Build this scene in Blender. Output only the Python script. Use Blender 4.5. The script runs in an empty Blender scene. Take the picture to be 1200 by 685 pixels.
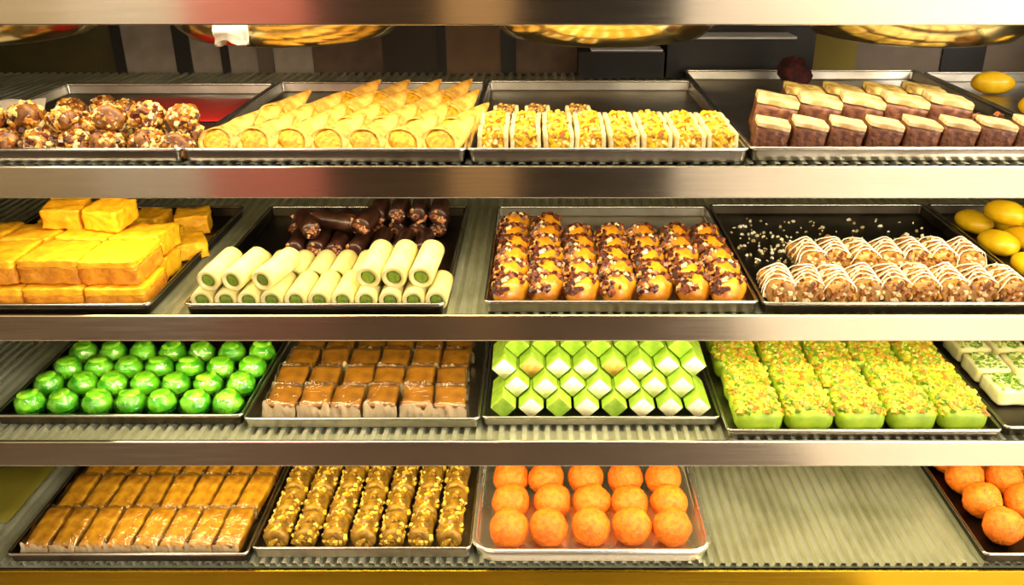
import bpy, bmesh, math, random
from math import sin, cos, pi, radians as R
from mathutils import Vector, Matrix, Euler, noise

SC = bpy.context.scene
COL = SC.collection
random.seed(7)

# ------------------------------------------------------------------ camera
cam_data = bpy.data.cameras.new('camera')
cam_data.sensor_fit = 'HORIZONTAL'; cam_data.sensor_width = 36.0
cam_data.lens = 36.0 * 1035.0 / 1200.0
cam_data.shift_x = -33.4 / 1200.0
cam_data.clip_start = 0.02
cam = bpy.data.objects.new('camera', cam_data); COL.objects.link(cam)
cam.location = (0, -0.923, 1.45)
cam.rotation_euler = (R(90 - 23.78), 0, 0)
SC.camera = cam

# ------------------------------------------------------------------ world, lights, exposure
w = bpy.data.worlds.new('world'); SC.world = w; w.use_nodes = True
w.node_tree.nodes['Background'].inputs[0].default_value = (1.0, 0.92, 0.8, 1)
w.node_tree.nodes['Background'].inputs[1].default_value = 0.02
SC.view_settings.view_transform = 'Standard'
SC.view_settings.look = 'None'
SC.view_settings.gamma = 1.0
SC.view_settings.use_curve_mapping = False
SC.view_settings.exposure = 0.0

def area(name, loc, rot, sx, sy, power, color):
    l = bpy.data.lights.new(name, 'AREA'); l.shape = 'RECTANGLE'
    l.size = sx; l.size_y = sy; l.energy = power; l.color = color
    o = bpy.data.objects.new(name, l); COL.objects.link(o)
    o.location = loc; o.rotation_euler = rot
    return o
# room: two added, unseen lights on the customers' side, stronger right, for the bands' reflections
area('added_light_right', (2.1, -2.45, 2.72), (0, 0, 0), 1.2, 0.9, 150, (1.0, 0.93, 0.84))
area('added_light_left', (-1.7, -2.45, 2.72), (0, 0, 0), 1.0, 0.8, 52, (1.0, 0.88, 0.70))
# strip lights of the case: under each shelf, behind its front band
CZ = 1.45
ZF = {1: CZ - .2544, 2: CZ - .4364, 3: CZ - .6056, 4: CZ - .795}     # tray floors
TUBE = {1: 1.352, 2: ZF[1] - .024, 3: ZF[2] - .024, 4: ZF[3] - .026}
TPOW = {1: 2.7, 2: 2.5, 3: 2.3, 4: 2.6}
TCOL = {1: (1.0, 0.84, 0.56), 2: (1.0, 0.82, 0.46), 3: (1.0, 0.83, 0.46), 4: (1.0, 0.81, 0.42)}
for k in (1, 2, 3, 4):
    area('strip_light', (0.13, 0.035, TUBE[k] - .011), (R(22), 0, 0), 1.44, 0.022, TPOW[k], TCOL[k])

# ------------------------------------------------------------------ helpers
def srgb(h):
    h = h.lstrip('#'); out = []
    for i in (0, 2, 4):
        c = int(h[i:i+2], 16) / 255
        out.append(c / 12.92 if c <= .04045 else ((c + .055) / 1.055) ** 2.4)
    return (*out, 1.0)

def tag(o, label=None, cat=None, group=None, kind=None):
    if label: o['label'] = label
    if cat: o['category'] = cat
    if group: o['group'] = group
    if kind: o['kind'] = kind
    return o

def mesh_from(name, verts, faces, mat, smooth=True):
    me = bpy.data.meshes.new(name)
    me.from_pydata([tuple(v) for v in verts], [], faces); me.update()
    if smooth:
        me.polygons.foreach_set('use_smooth', [True] * len(me.polygons))
    if mat: me.materials.append(mat)
    return me

def mesh_bm(name, bm, mat, smooth=True):
    me = bpy.data.meshes.new(name)
    bmesh.ops.recalc_face_normals(bm, faces=bm.faces)
    bm.to_mesh(me); bm.free()
    if smooth:
        me.polygons.foreach_set('use_smooth', [True] * len(me.polygons))
    if mat: me.materials.append(mat)
    return me

def obj(name, me, parent=None, loc=(0, 0, 0), rot=(0, 0, 0)):
    o = bpy.data.objects.new(name, me); COL.objects.link(o)
    o.location = loc; o.rotation_euler = rot
    if parent: o.parent = parent
    return o

def empty(name, loc=(0, 0, 0), rot=(0, 0, 0)):
    o = bpy.data.objects.new(name, None); COL.objects.link(o)
    o.empty_display_size = .02
    o.location = loc; o.rotation_euler = rot
    return o

def box_bm(sx, sy, sz, bev=0.0, seg=2, base=True):
    bm = bmesh.new(); bmesh.ops.create_cube(bm, size=1)
    for v in bm.verts:
        v.co = Vector((v.co.x * sx, v.co.y * sy, (v.co.z + (.5 if base else 0)) * sz))
    if bev > 0:
        bmesh.ops.bevel(bm, geom=list(bm.edges), offset=bev, segments=seg, profile=.5, affect='EDGES')
    return bm

def box(name, x0, x1, y0, y1, z0, z1, mat, parent=None, bev=0.0):
    bm = box_bm(x1 - x0, y1 - y0, z1 - z0, bev)
    return obj(name, mesh_bm(name, bm, mat, smooth=False), parent, ((x0 + x1) / 2, (y0 + y1) / 2, z0))

def rough_box(sx, sy, sz, amp, freq, seed, n=7, bev=.002):
    """crumbly block: subdivided, edges rounded, displaced by noise; base at z=0"""
    bm = bmesh.new(); bmesh.ops.create_cube(bm, size=1)
    bmesh.ops.subdivide_edges(bm, edges=list(bm.edges), cuts=n, use_grid_fill=True)
    off = Vector((seed * 3.7, seed * 1.3, seed * 9.1))
    h = Vector((sx / 2, sy / 2, sz / 2))
    for v in bm.verts:
        p = Vector((v.co.x * sx, v.co.y * sy, v.co.z * sz))
        q = Vector([max(-h[i] + bev, min(h[i] - bev, p[i])) for i in range(3)])
        d = p - q
        if d.length > 1e-9: p = q + d.normalized() * bev
        nn = noise.noise_vector(p * freq + off) * amp
        p += nn; v.co = Vector((p.x, p.y, max(p.z + sz / 2, 0)))
    return bm

def lump_bm(rx, ry, rz, amp, freq, seed, sub=3, flat=.25, amp2=0, freq2=1):
    bm = bmesh.new(); bmesh.ops.create_icosphere(bm, subdivisions=sub, radius=1)
    off = Vector((seed * 5.1, seed * 2.3, seed * 7.7))
    for v in bm.verts:
        n = v.co.normalized()
        p = Vector((n.x * rx, n.y * ry, n.z * rz))
        k = noise.noise(p * freq + off) * amp + (noise.noise(p * freq2 + off) * amp2 if amp2 else 0)
        p += n * k
        zb = -rz * (1 - flat)
        if p.z < zb: p.z = zb
        v.co = p + Vector((0, 0, rz * (1 - flat)))
    return bm

def chips(pts, smin, smax, seed, flat=.5):
    """joined little chopped pieces at pts: list of (position, normal)"""
    rnd = random.Random(seed); V = []; F = []
    for p, n in pts:
        s = rnd.uniform(smin, smax)
        a, b, c = s * rnd.uniform(.7, 1.5), s * rnd.uniform(.6, 1), s * rnd.uniform(.4, .9) * flat * 2
        m = Euler((rnd.uniform(-.6, .6), rnd.uniform(-.6, .6), rnd.uniform(0, 6.3))).to_matrix()
        q = Vector((0, 0, 1)).rotation_difference(Vector(n)).to_matrix()
        i0 = len(V)
        for dx, dy, dz in ((-1,-1,-1),(1,-1,-1),(1,1,-1),(-1,1,-1),(-.7,-.7,1),(.7,-.7,1),(.7,.7,1),(-.7,.7,1)):
            V.append(Vector(p) + q @ (m @ Vector((dx * a / 2, dy * b / 2, dz * c / 2))))
        for f in ((0,3,2,1),(4,5,6,7),(0,1,5,4),(1,2,6,5),(2,3,7,6),(3,0,4,7)):
            F.append(tuple(i0 + j for j in f))
    return V, F

def tube(path, r, n=6):
    V = []; F = []; m = len(path)
    for i, p in enumerate(path):
        p = Vector(p); a = Vector(path[max(i-1, 0)]); b = Vector(path[min(i+1, m-1)])
        t = (b - a).normalized()
        u = t.cross(Vector((0, 0, 1)))
        if u.length < 1e-4: u = t.cross(Vector((1, 0, 0)))
        u.normalize(); v = t.cross(u)
        for k in range(n):
            an = 2 * pi * k / n; V.append(p + (u * cos(an) + v * sin(an)) * r)
    for i in range(m - 1):
        for k in range(n):
            F.append((i*n+k, i*n+(k+1) % n, (i+1)*n+(k+1) % n, (i+1)*n+k))
    F.append(tuple(range(n))[::-1]); F.append(tuple((m-1)*n+k for k in range(n)))
    return V, F

def lathe(prof, n=24):
    V = []; F = []; m = len(prof)
    for r, z in prof:
        for k in range(n):
            a = 2 * pi * k / n; V.append((r * cos(a), r * sin(a), z))
    for i in range(m - 1):
        for k in range(n):
            F.append((i*n+k, i*n+(k+1) % n, (i+1)*n+(k+1) % n, (i+1)*n+k))
    return V, F

def logs(r, L, seed, amp=.0, freq=60, n=18, m=8, flat=True):
    """solid log along Y, lying on z=0, rounded ends"""
    V = []; F = []; off = Vector((seed * 4.1, seed * 2.2, seed * 1.7))
    st = [(-.5, .0), (-.5, .72), (-.48, .93), (-.44, 1)] + [(-.44 + .88 * i / m, 1) for i in range(1, m)] + [(.44, 1), (.48, .93), (.5, .72), (.5, .0)]
    for t, s in st:
        for k in range(n):
            a = 2 * pi * k / n
            d = Vector((cos(a), 0, sin(a)))
            p = d * (r * s) + Vector((0, t * L, 0))
            p += d * (noise.noise(p * freq + off) * amp * min(1, s * 2))
            V.append(Vector((p.x, p.y, max(p.z + r, 0))))
    for i in range(len(st) - 1):
        for k in range(n):
            F.append((i*n+k, (i+1)*n+k, (i+1)*n+(k+1) % n, i*n+(k+1) % n))
    return V, F

# ------------------------------------------------------------------ materials
def newmat(name):
    m = bpy.data.materials.new(name); m.use_nodes = True
    nt = m.node_tree; b = nt.nodes['Principled BSDF']
    return m, nt, b

def food(name, c1, c2, scale=120, rough=.5, bump=.4, bscale=None, coat=0, sss=0, rvar=.12, stops=None, spec=.5):
    """two-colour noise mix, fine bump, slight per-object variation"""
    m, nt, b = newmat(name); N = nt.nodes; L = nt.links
    tc = N.new('ShaderNodeTexCoord')
    no = N.new('ShaderNodeTexNoise'); no.inputs['Scale'].default_value = scale; no.inputs['Detail'].default_value = 4
    L.new(tc.outputs['Object'], no.inputs['Vector'])
    rp = N.new('ShaderNodeValToRGB'); lo, hi = stops or (.35, .65)
    rp.color_ramp.elements[0].position = lo; rp.color_ramp.elements[0].color = srgb(c1)
    rp.color_ramp.elements[1].position = hi; rp.color_ramp.elements[1].color = srgb(c2)
    L.new(no.outputs['Fac'], rp.inputs['Fac'])
    oi = N.new('ShaderNodeObjectInfo')
    mr = N.new('ShaderNodeMapRange'); mr.inputs['To Min'].default_value = 1 - rvar; mr.inputs['To Max'].default_value = 1 + rvar
    L.new(oi.outputs['Random'], mr.inputs['Value'])
    hs = N.new('ShaderNodeHueSaturation'); L.new(rp.outputs['Color'], hs.inputs['Color']); L.new(mr.outputs['Result'], hs.inputs['Value'])
    L.new(hs.outputs['Color'], b.inputs['Base Color'])
    b.inputs['Roughness'].default_value = rough
    b.inputs['Coat Weight'].default_value = coat; b.inputs['Coat Roughness'].default_value = .15
    b.inputs['Specular IOR Level'].default_value = spec
    if sss:
        b.inputs['Subsurface Weight'].default_value = sss
        b.inputs['Subsurface Radius'].default_value = (.6, .4, .2); b.inputs['Subsurface Scale'].default_value = .006
    if bump:
        n2 = N.new('ShaderNodeTexNoise'); n2.inputs['Scale'].default_value = bscale or scale * 2.2; n2.inputs['Detail'].default_value = 3
        L.new(tc.outputs['Object'], n2.inputs['Vector'])
        bp = N.new('ShaderNodeBump'); bp.inputs['Strength'].default_value = bump; bp.inputs['Distance'].default_value = .002
        L.new(n2.outputs['Fac'], bp.inputs['Height']); L.new(bp.outputs['Normal'], b.inputs['Normal'])
    return m

def bits(name, cols, rough=.4, coat=0.0):
    """chopped pieces: one colour per loose piece"""
    m, nt, b = newmat(name); N = nt.nodes; L = nt.links
    g = N.new('ShaderNodeNewGeometry'); rp = N.new('ShaderNodeValToRGB'); rp.color_ramp.interpolation = 'CONSTANT'
    e = rp.color_ramp.elements
    while len(e) < len(cols): e.new(.5)
    for i, c in enumerate(cols):
        e[i].position = i / len(cols); e[i].color = srgb(c)
    L.new(g.outputs['Random Per Island'], rp.inputs['Fac']); L.new(rp.outputs['Color'], b.inputs['Base Color'])
    b.inputs['Roughness'].default_value = rough; b.inputs['Coat Weight'].default_value = coat
    return m

def steel(name, col, rough=.3, streak=(2, 2, 260), bump=.25, dirt=None, metal=1.0):
    m, nt, b = newmat(name); N = nt.nodes; L = nt.links
    b.inputs['Metallic'].default_value = metal; b.inputs['Base Color'].default_value = srgb(col)
    tc = N.new('ShaderNodeTexCoord'); mp = N.new('ShaderNodeMapping'); mp.inputs['Scale'].default_value = streak
    L.new(tc.outputs['Object'], mp.inputs['Vector'])
    no = N.new('ShaderNodeTexNoise'); no.inputs['Scale'].default_value = 3; no.inputs['Detail'].default_value = 3
    L.new(mp.outputs['Vector'], no.inputs['Vector'])
    bp = N.new('ShaderNodeBump'); bp.inputs['Strength'].default_value = bump; bp.inputs['Distance'].default_value = .001
    L.new(no.outputs['Fac'], bp.inputs['Height']); L.new(bp.outputs['Normal'], b.inputs['Normal'])
    n2 = N.new('ShaderNodeTexNoise'); n2.inputs['Scale'].default_value = 14; n2.inputs['Detail'].default_value = 5
    L.new(tc.outputs['Object'], n2.inputs['Vector'])
    mr = N.new('ShaderNodeMapRange'); mr.inputs['To Min'].default_value = rough * .75; mr.inputs['To Max'].default_value = rough * 1.3
    L.new(n2.outputs['Fac'], mr.inputs['Value']); L.new(mr.outputs['Result'], b.inputs['Roughness'])
    if dirt:
        rp = N.new('ShaderNodeValToRGB'); rp.color_ramp.elements[0].position = .4; rp.color_ramp.elements[0].color = srgb(col)
        rp.color_ramp.elements[1].position = .75; rp.color_ramp.elements[1].color = srgb(dirt)
        L.new(n2.outputs['Fac'], rp.inputs['Fac']); L.new(rp.outputs['Color'], b.inputs['Base Color'])
    return m

def plain(name, c, rough=.6, c2=None, scale=8, bump=0):
    return food(name, c, c2 or c, scale, rough, bump, rvar=0)

def film(name, tint='#ffffff', gloss=.07):
    """clear crinkled wrapping film"""
    m = bpy.data.materials.new(name); m.use_nodes = True
    nt = m.node_tree; N = nt.nodes; L = nt.links
    N.remove(N['Principled BSDF']); out = N['Material Output']
    tr = N.new('ShaderNodeBsdfTransparent'); tr.inputs[0].default_value = srgb(tint)
    gl = N.new('ShaderNodeBsdfGlossy'); gl.inputs['Roughness'].default_value = .07
    tc = N.new('ShaderNodeTexCoord'); no = N.new('ShaderNodeTexNoise')
    no.inputs['Scale'].default_value = 65; no.inputs['Detail'].default_value = 2; no.inputs['Distortion'].default_value = 1.5
    L.new(tc.outputs['Object'], no.inputs['Vector'])
    bp = N.new('ShaderNodeBump'); bp.inputs['Strength'].default_value = .9; bp.inputs['Distance'].default_value = .004
    L.new(no.outputs['Fac'], bp.inputs['Height']); L.new(bp.outputs['Normal'], gl.inputs['Normal'])
    lw = N.new('ShaderNodeLayerWeight'); lw.inputs['Blend'].default_value = .25; L.new(bp.outputs['Normal'], lw.inputs['Normal'])
    ad = N.new('ShaderNodeMath'); ad.operation = 'MULTIPLY_ADD'; ad.inputs[1].default_value = .5; ad.inputs[2].default_value = gloss; ad.use_clamp = True
    L.new(lw.outputs['Fresnel'], ad.inputs[0])
    mx = N.new('ShaderNodeMixShader'); L.new(ad.outputs[0], mx.inputs[0]); L.new(tr.outputs[0], mx.inputs[1]); L.new(gl.outputs[0], mx.inputs[2])
    L.new(mx.outputs[0], out.inputs['Surface'])
    return m

def glow(name, c, s):
    m, nt, b = newmat(name)
    b.inputs['Emission Color'].default_value = (*c, 1); b.inputs['Emission Strength'].default_value = s
    return m

M = {}
def brushed(name, col):
    m, nt, b = newmat(name); N = nt.nodes; L = nt.links
    b.inputs['Metallic'].default_value = 1; b.inputs['Base Color'].default_value = srgb(col)
    b.inputs['Anisotropic'].default_value = .9
    tg = N.new('ShaderNodeTangent'); tg.direction_type = 'UV_MAP'; tg.uv_map = 'UVMap'
    L.new(tg.outputs[0], b.inputs['Tangent'])
    tc = N.new('ShaderNodeTexCoord'); mp = N.new('ShaderNodeMapping'); mp.inputs['Scale'].default_value = (3, 3, 90)
    L.new(tc.outputs['Object'], mp.inputs['Vector'])
    no = N.new('ShaderNodeTexNoise'); no.inputs['Scale'].default_value = 3; no.inputs['Detail'].default_value = 4
    L.new(mp.outputs['Vector'], no.inputs['Vector'])
    mr = N.new('ShaderNodeMapRange'); mr.inputs['To Min'].default_value = .11; mr.inputs['To Max'].default_value = .22
    L.new(no.outputs['Fac'], mr.inputs['Value']); L.new(mr.outputs['Result'], b.inputs['Roughness'])
    return m
M['band'] = brushed('brushed_steel_band', '#e2d9c2')
M['shelf'] = steel('ribbed_steel', '#cfd1b6', .34, (240, 2, 40), .2, dirt='#aaac8c', metal=.68)
M['gold'] = brushed('yellow_lit_steel', '#e0b52c')  # bottom band's steel, the yellow light on it put into the colour
M['tray'] = steel('tray_steel', '#a5a198', .3, (3, 3, 3), .12, dirt='#7a7466')
M['dark_tray'] = steel('stained_dark_tray', '#4d473c', .36, (3, 3, 3), .15, dirt='#2a241b')
M['rim'] = steel('tray_rim', '#c9c6bd', .22, (3, 3, 3), .05)
M['bright_tray'] = steel('bright_tray', '#e8e6d8', .26, (3, 3, 3), .08, metal=.9)
M['brass'] = steel('brass', '#ebe0b4', .18, (3, 3, 40), .15, dirt='#c6b266')
M['panel'] = steel('dull_back_panel', '#3a3127', .5, (2, 2, 3), .1, metal=.3)
M['post'] = plain('dark_paint', '#0f0c0a', .45)
M['lampglass'] = glow('lamp_tube', (1.0, .86, .6), 6)
M['lampbody'] = plain('lamp_body', '#d8d4c8', .5)
def milky(name):
    m, nt, b = newmat(name)
    b.inputs['Base Color'].default_value = srgb('#f0d9a8'); b.inputs['Roughness'].default_value = .18
    b.inputs['Alpha'].default_value = .52; b.inputs['Specular IOR Level'].default_value = .9
    return m
M['edge'] = milky('folded_film_highlight')  # film folds, their white highlights put into the milky colour
M['film'] = film('clear_film'); M['filmg'] = film('clear_green_film', '#f2ffe8', .10)

# ------------------------------------------------------------------ the room
def struct(name, x0, x1, y0, y1, z0, z1, mat):
    return tag(box(name, x0, x1, y0, y1, z0, z1, mat), kind='structure')
cream = plain('cream_wall', '#d9cdb4', .7); white = plain('white_wall', '#f3eeea', .6)
brown = plain('brown_wall', '#3b2a1a', .6); tan = plain('tan_wall', '#d6b184', .7)
black = plain('dark_strip', '#0d0a08', .7); floorm = plain('floor_tile', '#d8cfc4', .5, '#c4b9aa', 3)  # dark strip made up for the dark middle of the steel's reflections
pinkm = plain('pink_cloth', '#f08c86', .8); ceilm = plain('ceiling_paint', '#d8d0c0', .8)
struct('floor', -3.2, 3.2, -3.1, 1.6, -.05, 0, floorm)
struct('ceiling', -3.2, 3.2, -3.1, 1.6, 2.8, 2.85, ceilm)
struct('wall_left', -3.25, -3.2, -3.1, 1.6, 0, 2.8, cream)
struct('wall_right', 3.2, 3.25, -3.1, 1.6, 0, 2.8, white)
struct('wall_back', -3.2, 3.2, 1.55, 1.6, 0, 2.8, brown)
# wall opposite the case, strips made up for their reflection in the steel
for nm, x0, x1, m_ in (('trim_1', -3.2, -2.05, cream), ('trim_2', -2.05, -1.55, white), ('trim_3', -1.55, -1.0, pinkm),
                       ('trim_4', -1.0, -.42, brown), ('trim_5', -.42, -.12, tan), ('trim_6', -.12, .62, black), ('trim_7', .62, 3.2, white)):
    struct(nm, x0, x1, -3.1, -3.05, 0, 2.8, m_)

struct('trim_8', -3.2, .75, -3.0, -.6, 0, .012, brown)  # added dark mat, unseen, darkens what the lower bands mirror

# ------------------------------------------------------------------ the display case
case = empty('display_case', (0, 0, 0))
tag(case, 'stainless steel display case with four ribbed shelves and wide front bands', 'display case')
XL, XR, YB = -.9, .9, .56
def ribbed(x0, x1, y0, y1, z, mat, pitch=.0145, h=.0055):
    V = []; F = []; x = x0; prof = []
    while x < x1:
        prof += [(x, z - h), (x + pitch * .36, z - h), (x + pitch * .5, z), (x + pitch * .86, z)]
        x += pitch
    prof.append((x1, z - h))
    for yy in (y0, y1):
        V += [(px, yy, pz) for px, pz in prof]
    n = len(prof)
    F = [(i, i + 1, n + i + 1, n + i) for i in range(n - 1)]
    b = len(V)
    V += [(x0, y0, z - .008), (x1, y0, z - .008), (x1, y1, z - .008), (x0, y1, z - .008)]
    F += [(b, b + 3, b + 2, b + 1)]
    return mesh_from('shelf', V, F, mat, smooth=False)
BT = {0: (1.387, 1.341), 1: (1.194, 1.160), 2: (1.018, .987), 3: (.847, .813), 4: (.646, .58)}
for k in (1, 2, 3, 4):
    obj('shelf', ribbed(XL, XR, .0, YB, ZF[k] - .0015, M['shelf']), case)
for k in range(5):
    t, b_ = BT[k]
    o = box('front_band', XL, XR, -.006, -.0005 if k else .004, b_ - .003, t - (.001 if k else 0), M['gold'] if k == 4 else M['band'], case, .0015)
    uv = o.data.uv_layers.new(name='UVMap')
    for lp in o.data.loops:
        co = o.data.vertices[lp.vertex_index].co; uv.data[lp.index].uv = (co.z, co.x + co.y)
    if k == 4: o['label'] = 'bottom front band, yellow light painted in'
for y0, y1 in ((.004, .062), (.455, .51)):
    box('top_rail', XL, XR, y0, y1, 1.366, 1.376, M['shelf'], case)
for s in (-1, 1):
    box('side_panel', *( (XL - .02, XL) if s < 0 else (XR, XR + .02)), -.014, YB + .02, .0, 1.387, M['panel'], case)
box('base_cabinet', XL, XR, .0, YB, .0, .64, M['panel'], case)
# tubes under the shelves, behind the bands
for k in (1, 2, 3, 4):
    lb = box('lamp_holder', -.60, .86, .018, .052, TUBE[k] + .004, TUBE[k] + .012, M['lampbody'], case)
    V, F = tube([(-.59, .035, TUBE[k]), (.85, .035, TUBE[k])], .008, 10)
    t = obj('lamp_tube', mesh_from('lamp_tube', V, F, M['lampglass']), lb, (-lb.location.x, -lb.location.y, -lb.location.z))
    t['label'] = 'glowing warm lamp tube'
# back of the case: dark sheet below, glazed opening with posts above the first shelf
box('back_sheet', XL, XR, YB, YB + .015, .64, ZF[1] - .008, M['panel'], case)
paneA = plain('frosted_grey', '#b3a898', .5, '#857a6c', 14); tileb = plain('brown_tile', '#6b5440', .6, '#4a3a2c', 22)
card = plain('brown_board', '#7a5f48', .8, '#64503e', 16); oliv = plain('olive_board', '#5e5526', .7, '#453e22', 9)
yelb = plain('yellow_board', '#7d6d22', .7); greyb = plain('grey_brown_board', '#77695a', .7, '#5e5246', 10)
zb, zt = ZF[1] - .006, 1.37
segs = [(-.9, -.70, 'back_panel', oliv), (-.70, -.685, 'post', M['post']), (-.685, -.60, 'window_pane', paneA), (-.60, -.575, 'post', M['post']),
        (-.575, -.525, 'window_pane', paneA), (-.525, -.513, 'post', M['post']), (-.513, -.465, 'window_pane', paneA), (-.465, -.44, 'post', greyb), (-.44, -.375, 'window_pane', paneA),
        (-.375, -.26, 'back_panel', tileb), (-.26, -.17, 'back_panel', M['panel']), (-.17, -.155, 'post', M['post']), (-.155, -.065, 'back_panel', card),
        (-.065, -.04, 'post', M['post']), (-.04, .06, 'back_panel', tileb), (.06, .45, 'back_panel', M['post']), (.45, .52, 'back_panel', yelb), (.52, .66, 'back_panel', greyb),
        (.66, .73, 'post', M['post']), (.73, .9, 'back_panel', greyb)]
for x0, x1, nm, m_ in segs:
    dy = {'window_pane': .006, 'back_panel': .004, 'post': 0}[nm]
    o = box(nm, x0, x1, YB + dy, YB + .015, zb, zt, m_, case)
    if m_ is yelb: o['label'] = 'dull yellow panel'
    if m_ is oliv: o['label'] = 'dark olive panel'

# ------------------------------------------------------------------ trays
def rrect(wx, wy, r, n=4):
    P = []
    for cx, cy, a0 in ((wx/2 - r, wy/2 - r, 0), (-wx/2 + r, wy/2 - r, pi/2), (-wx/2 + r, -wy/2 + r, pi), (wx/2 - r, -wy/2 + r, 3*pi/2)):
        for k in range(n + 1):
            a = a0 + pi/2 * k / n; P.append((cx + r * cos(a), cy + r * sin(a)))
    return P
def tray(name, x0, x1, y0, y1, row, label, mat='tray', rim='rim', h=.013, flare=.004, rad=.006, rimr=.0022, zoff=0, tilt=0):
    wx, wy = x1 - x0, y1 - y0
    root = empty(name, ((x0 + x1)/2, (y0 + y1)/2, ZF[row] + zoff), (tilt, 0, 0))
    tag(root, label, 'tray', 'metal trays on the shelves')
    rings = [(-flare, .0), (-flare*.8, .001), (-.001, h), (0, h), (0, h - .002), (-flare*.8 + .0012, .0), (-flare + .001, -.0012)]
    V = []; F = []
    for off, z in rings:
        V += [(p[0], p[1], z) for p in rrect(wx + 2*off, wy + 2*off, max(rad + off, .003))]
    n = len(V) // len(rings)
    for i in range(len(rings) - 1):
        for k in range(n):
            F.append((i*n+k, i*n+(k+1) % n, (i+1)*n+(k+1) % n, (i+1)*n+k))
    F.append(tuple(range(n))); F.append(tuple((len(rings)-1)*n + k for k in range(n))[::-1])
    obj('pan', mesh_from('pan', V, F, M[mat], smooth=False), root)
    pts = rrect(wx, wy, rad, 4); V = []; F = []
    for i, p in enumerate(pts):
        a = Vector((*pts[i-1], 0)); b = Vector((*pts[(i+1) % len(pts)], 0)); t = (b - a).normalized(); u = Vector((t.y, -t.x, 0))
        for k in range(6):
            an = 2*pi*k/6; V.append(Vector((p[0], p[1], h)) + u * cos(an) * rimr + Vector((0, 0, sin(an) * rimr)))
    m = len(pts)
    for i in range(m):
        for k in range(6):
            F.append((i*6+k, ((i+1) % m)*6+k, ((i+1) % m)*6+(k+1) % 6, i*6+(k+1) % 6))
    obj('rim', mesh_from('rim', V, F, M[rim]), root)
    return root

tray('steel_tray', -.690, -.386, .003, .375, 1, 'steel tray of nutty clusters at the left end of the top row')
tray('steel_tray', -.382, -.081, .003, .39, 1, 'steel tray of yellow cone pastries in the top row')
tray('steel_tray', -.077, .222, .003, .40, 1, 'steel tray of nut bars in the middle of the top row')
tray('steel_tray', .227, .588, .008, .49, 1, 'long steel tray of chocolate squares in the top row')
tray('steel_tray', .595, .885, .06, .47, 1, 'steel tray cut off at the right end of the top row')
tray('steel_tray', -.745, -.452, .003, .36, 2, 'dark tray of yellow crumbly blocks in the second row', 'dark_tray')
tray('steel_tray', -.410, -.112, .003, .36, 2, 'dark tray of cream and chocolate rolls in the second row', 'dark_tray')
tray('steel_tray', -.064, .252, .010, .36, 2, 'tray of twisted chocolate pastries in the second row')
tray('steel_tray', .259, .585, .006, .37, 2, 'crumb strewn dark tray of drizzled rolls in the second row', 'dark_tray')
tray('steel_tray', .592, .88, .05, .37, 2, 'dark tray of yellow oval sweets at the right of the second row', 'dark_tray')
tray('steel_tray', -.690, -.378, .036, .36, 3, 'dark tray of green round sweets in the third row', 'dark_tray', h=.013)
tray('steel_tray', -.372, -.078, .028, .36, 3, 'tray of film wrapped brown squares in the third row', h=.013)
tray('steel_tray', -.073, .226, .034, .36, 3, 'tray of stacked green diamond sweets in the third row', h=.011)
tray('steel_tray', .231, .568, .003, .38, 3, 'tray of pistachio topped slices in the third row', h=.012)
tray('steel_tray', .576, .88, .01, .37, 3, 'dark tray of square pistachio tiles in the third row', 'dark_tray', h=.012)
tray('steel_tray', -.700, -.386, -.0, .33, 4, 'dark tray of film wrapped golden bars in the bottom row', 'dark_tray')
tray('steel_tray', -.380, -.093, .008, .33, 4, 'tray of small golden rolls in the bottom row', h=.016)
tray('steel_tray', -.088, .224, .0, .33, 4, 'bright round cornered tray of orange balls in the bottom row', 'bright_tray', 'bright_tray', h=.017, rad=.028, rimr=.0045)
tray('steel_tray', .584, .88, .0, .35, 4, 'dark tray of orange balls at the right of the bottom row', 'dark_tray')

# ------------------------------------------------------------------ sweets
ORD = ['first', 'second', 'third', 'fourth', 'fifth', 'sixth', 'seventh', 'eighth', 'ninth', 'tenth', 'eleventh', 'twelfth']
def pos(i, n):
    if n == 1: return 'alone'
    if i == 0: return 'leftmost'
    if i == n - 1: return 'rightmost'
    return ORD[i] + ' from left'

class Kind:
    """one sort of sweet: variants, each a list of (part name, mesh, kind, label); placed as Empty + parts, or as a single mesh"""
    def __init__(s, name, cat, group, variants):
        s.name, s.cat, s.group, s.v, s.i = name, cat, group, variants, 0
        s.first = {}
    def put(s, loc, rot=(0, 0, 0), label='', scale=1.0, v=None, group=None):
        v = (s.i if v is None else v) % len(s.v); s.i += 1
        if v not in s.first:
            parts = s.v[v]
            if len(parts) == 1:
                r = obj(s.name, parts[0][1])
            else:
                r = empty(s.name)
                for nm, me, kd, lb in parts:
                    c = obj(nm, me, r)
                    if kd: c['kind'] = kd
                    if lb: c['label'] = lb
            s.first[v] = r
        else:
            src = s.first[v]; r = src.copy(); COL.objects.link(r)
            for ch in src.children:
                c = ch.copy(); COL.objects.link(c); c.parent = r
        r.location = loc; r.rotation_euler = rot; r.scale = (scale,) * 3
        tag(r, label, s.cat, group or s.group)
        return r
rr = random.Random(11)
J = lambda a: rr.uniform(-a, a)

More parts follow.
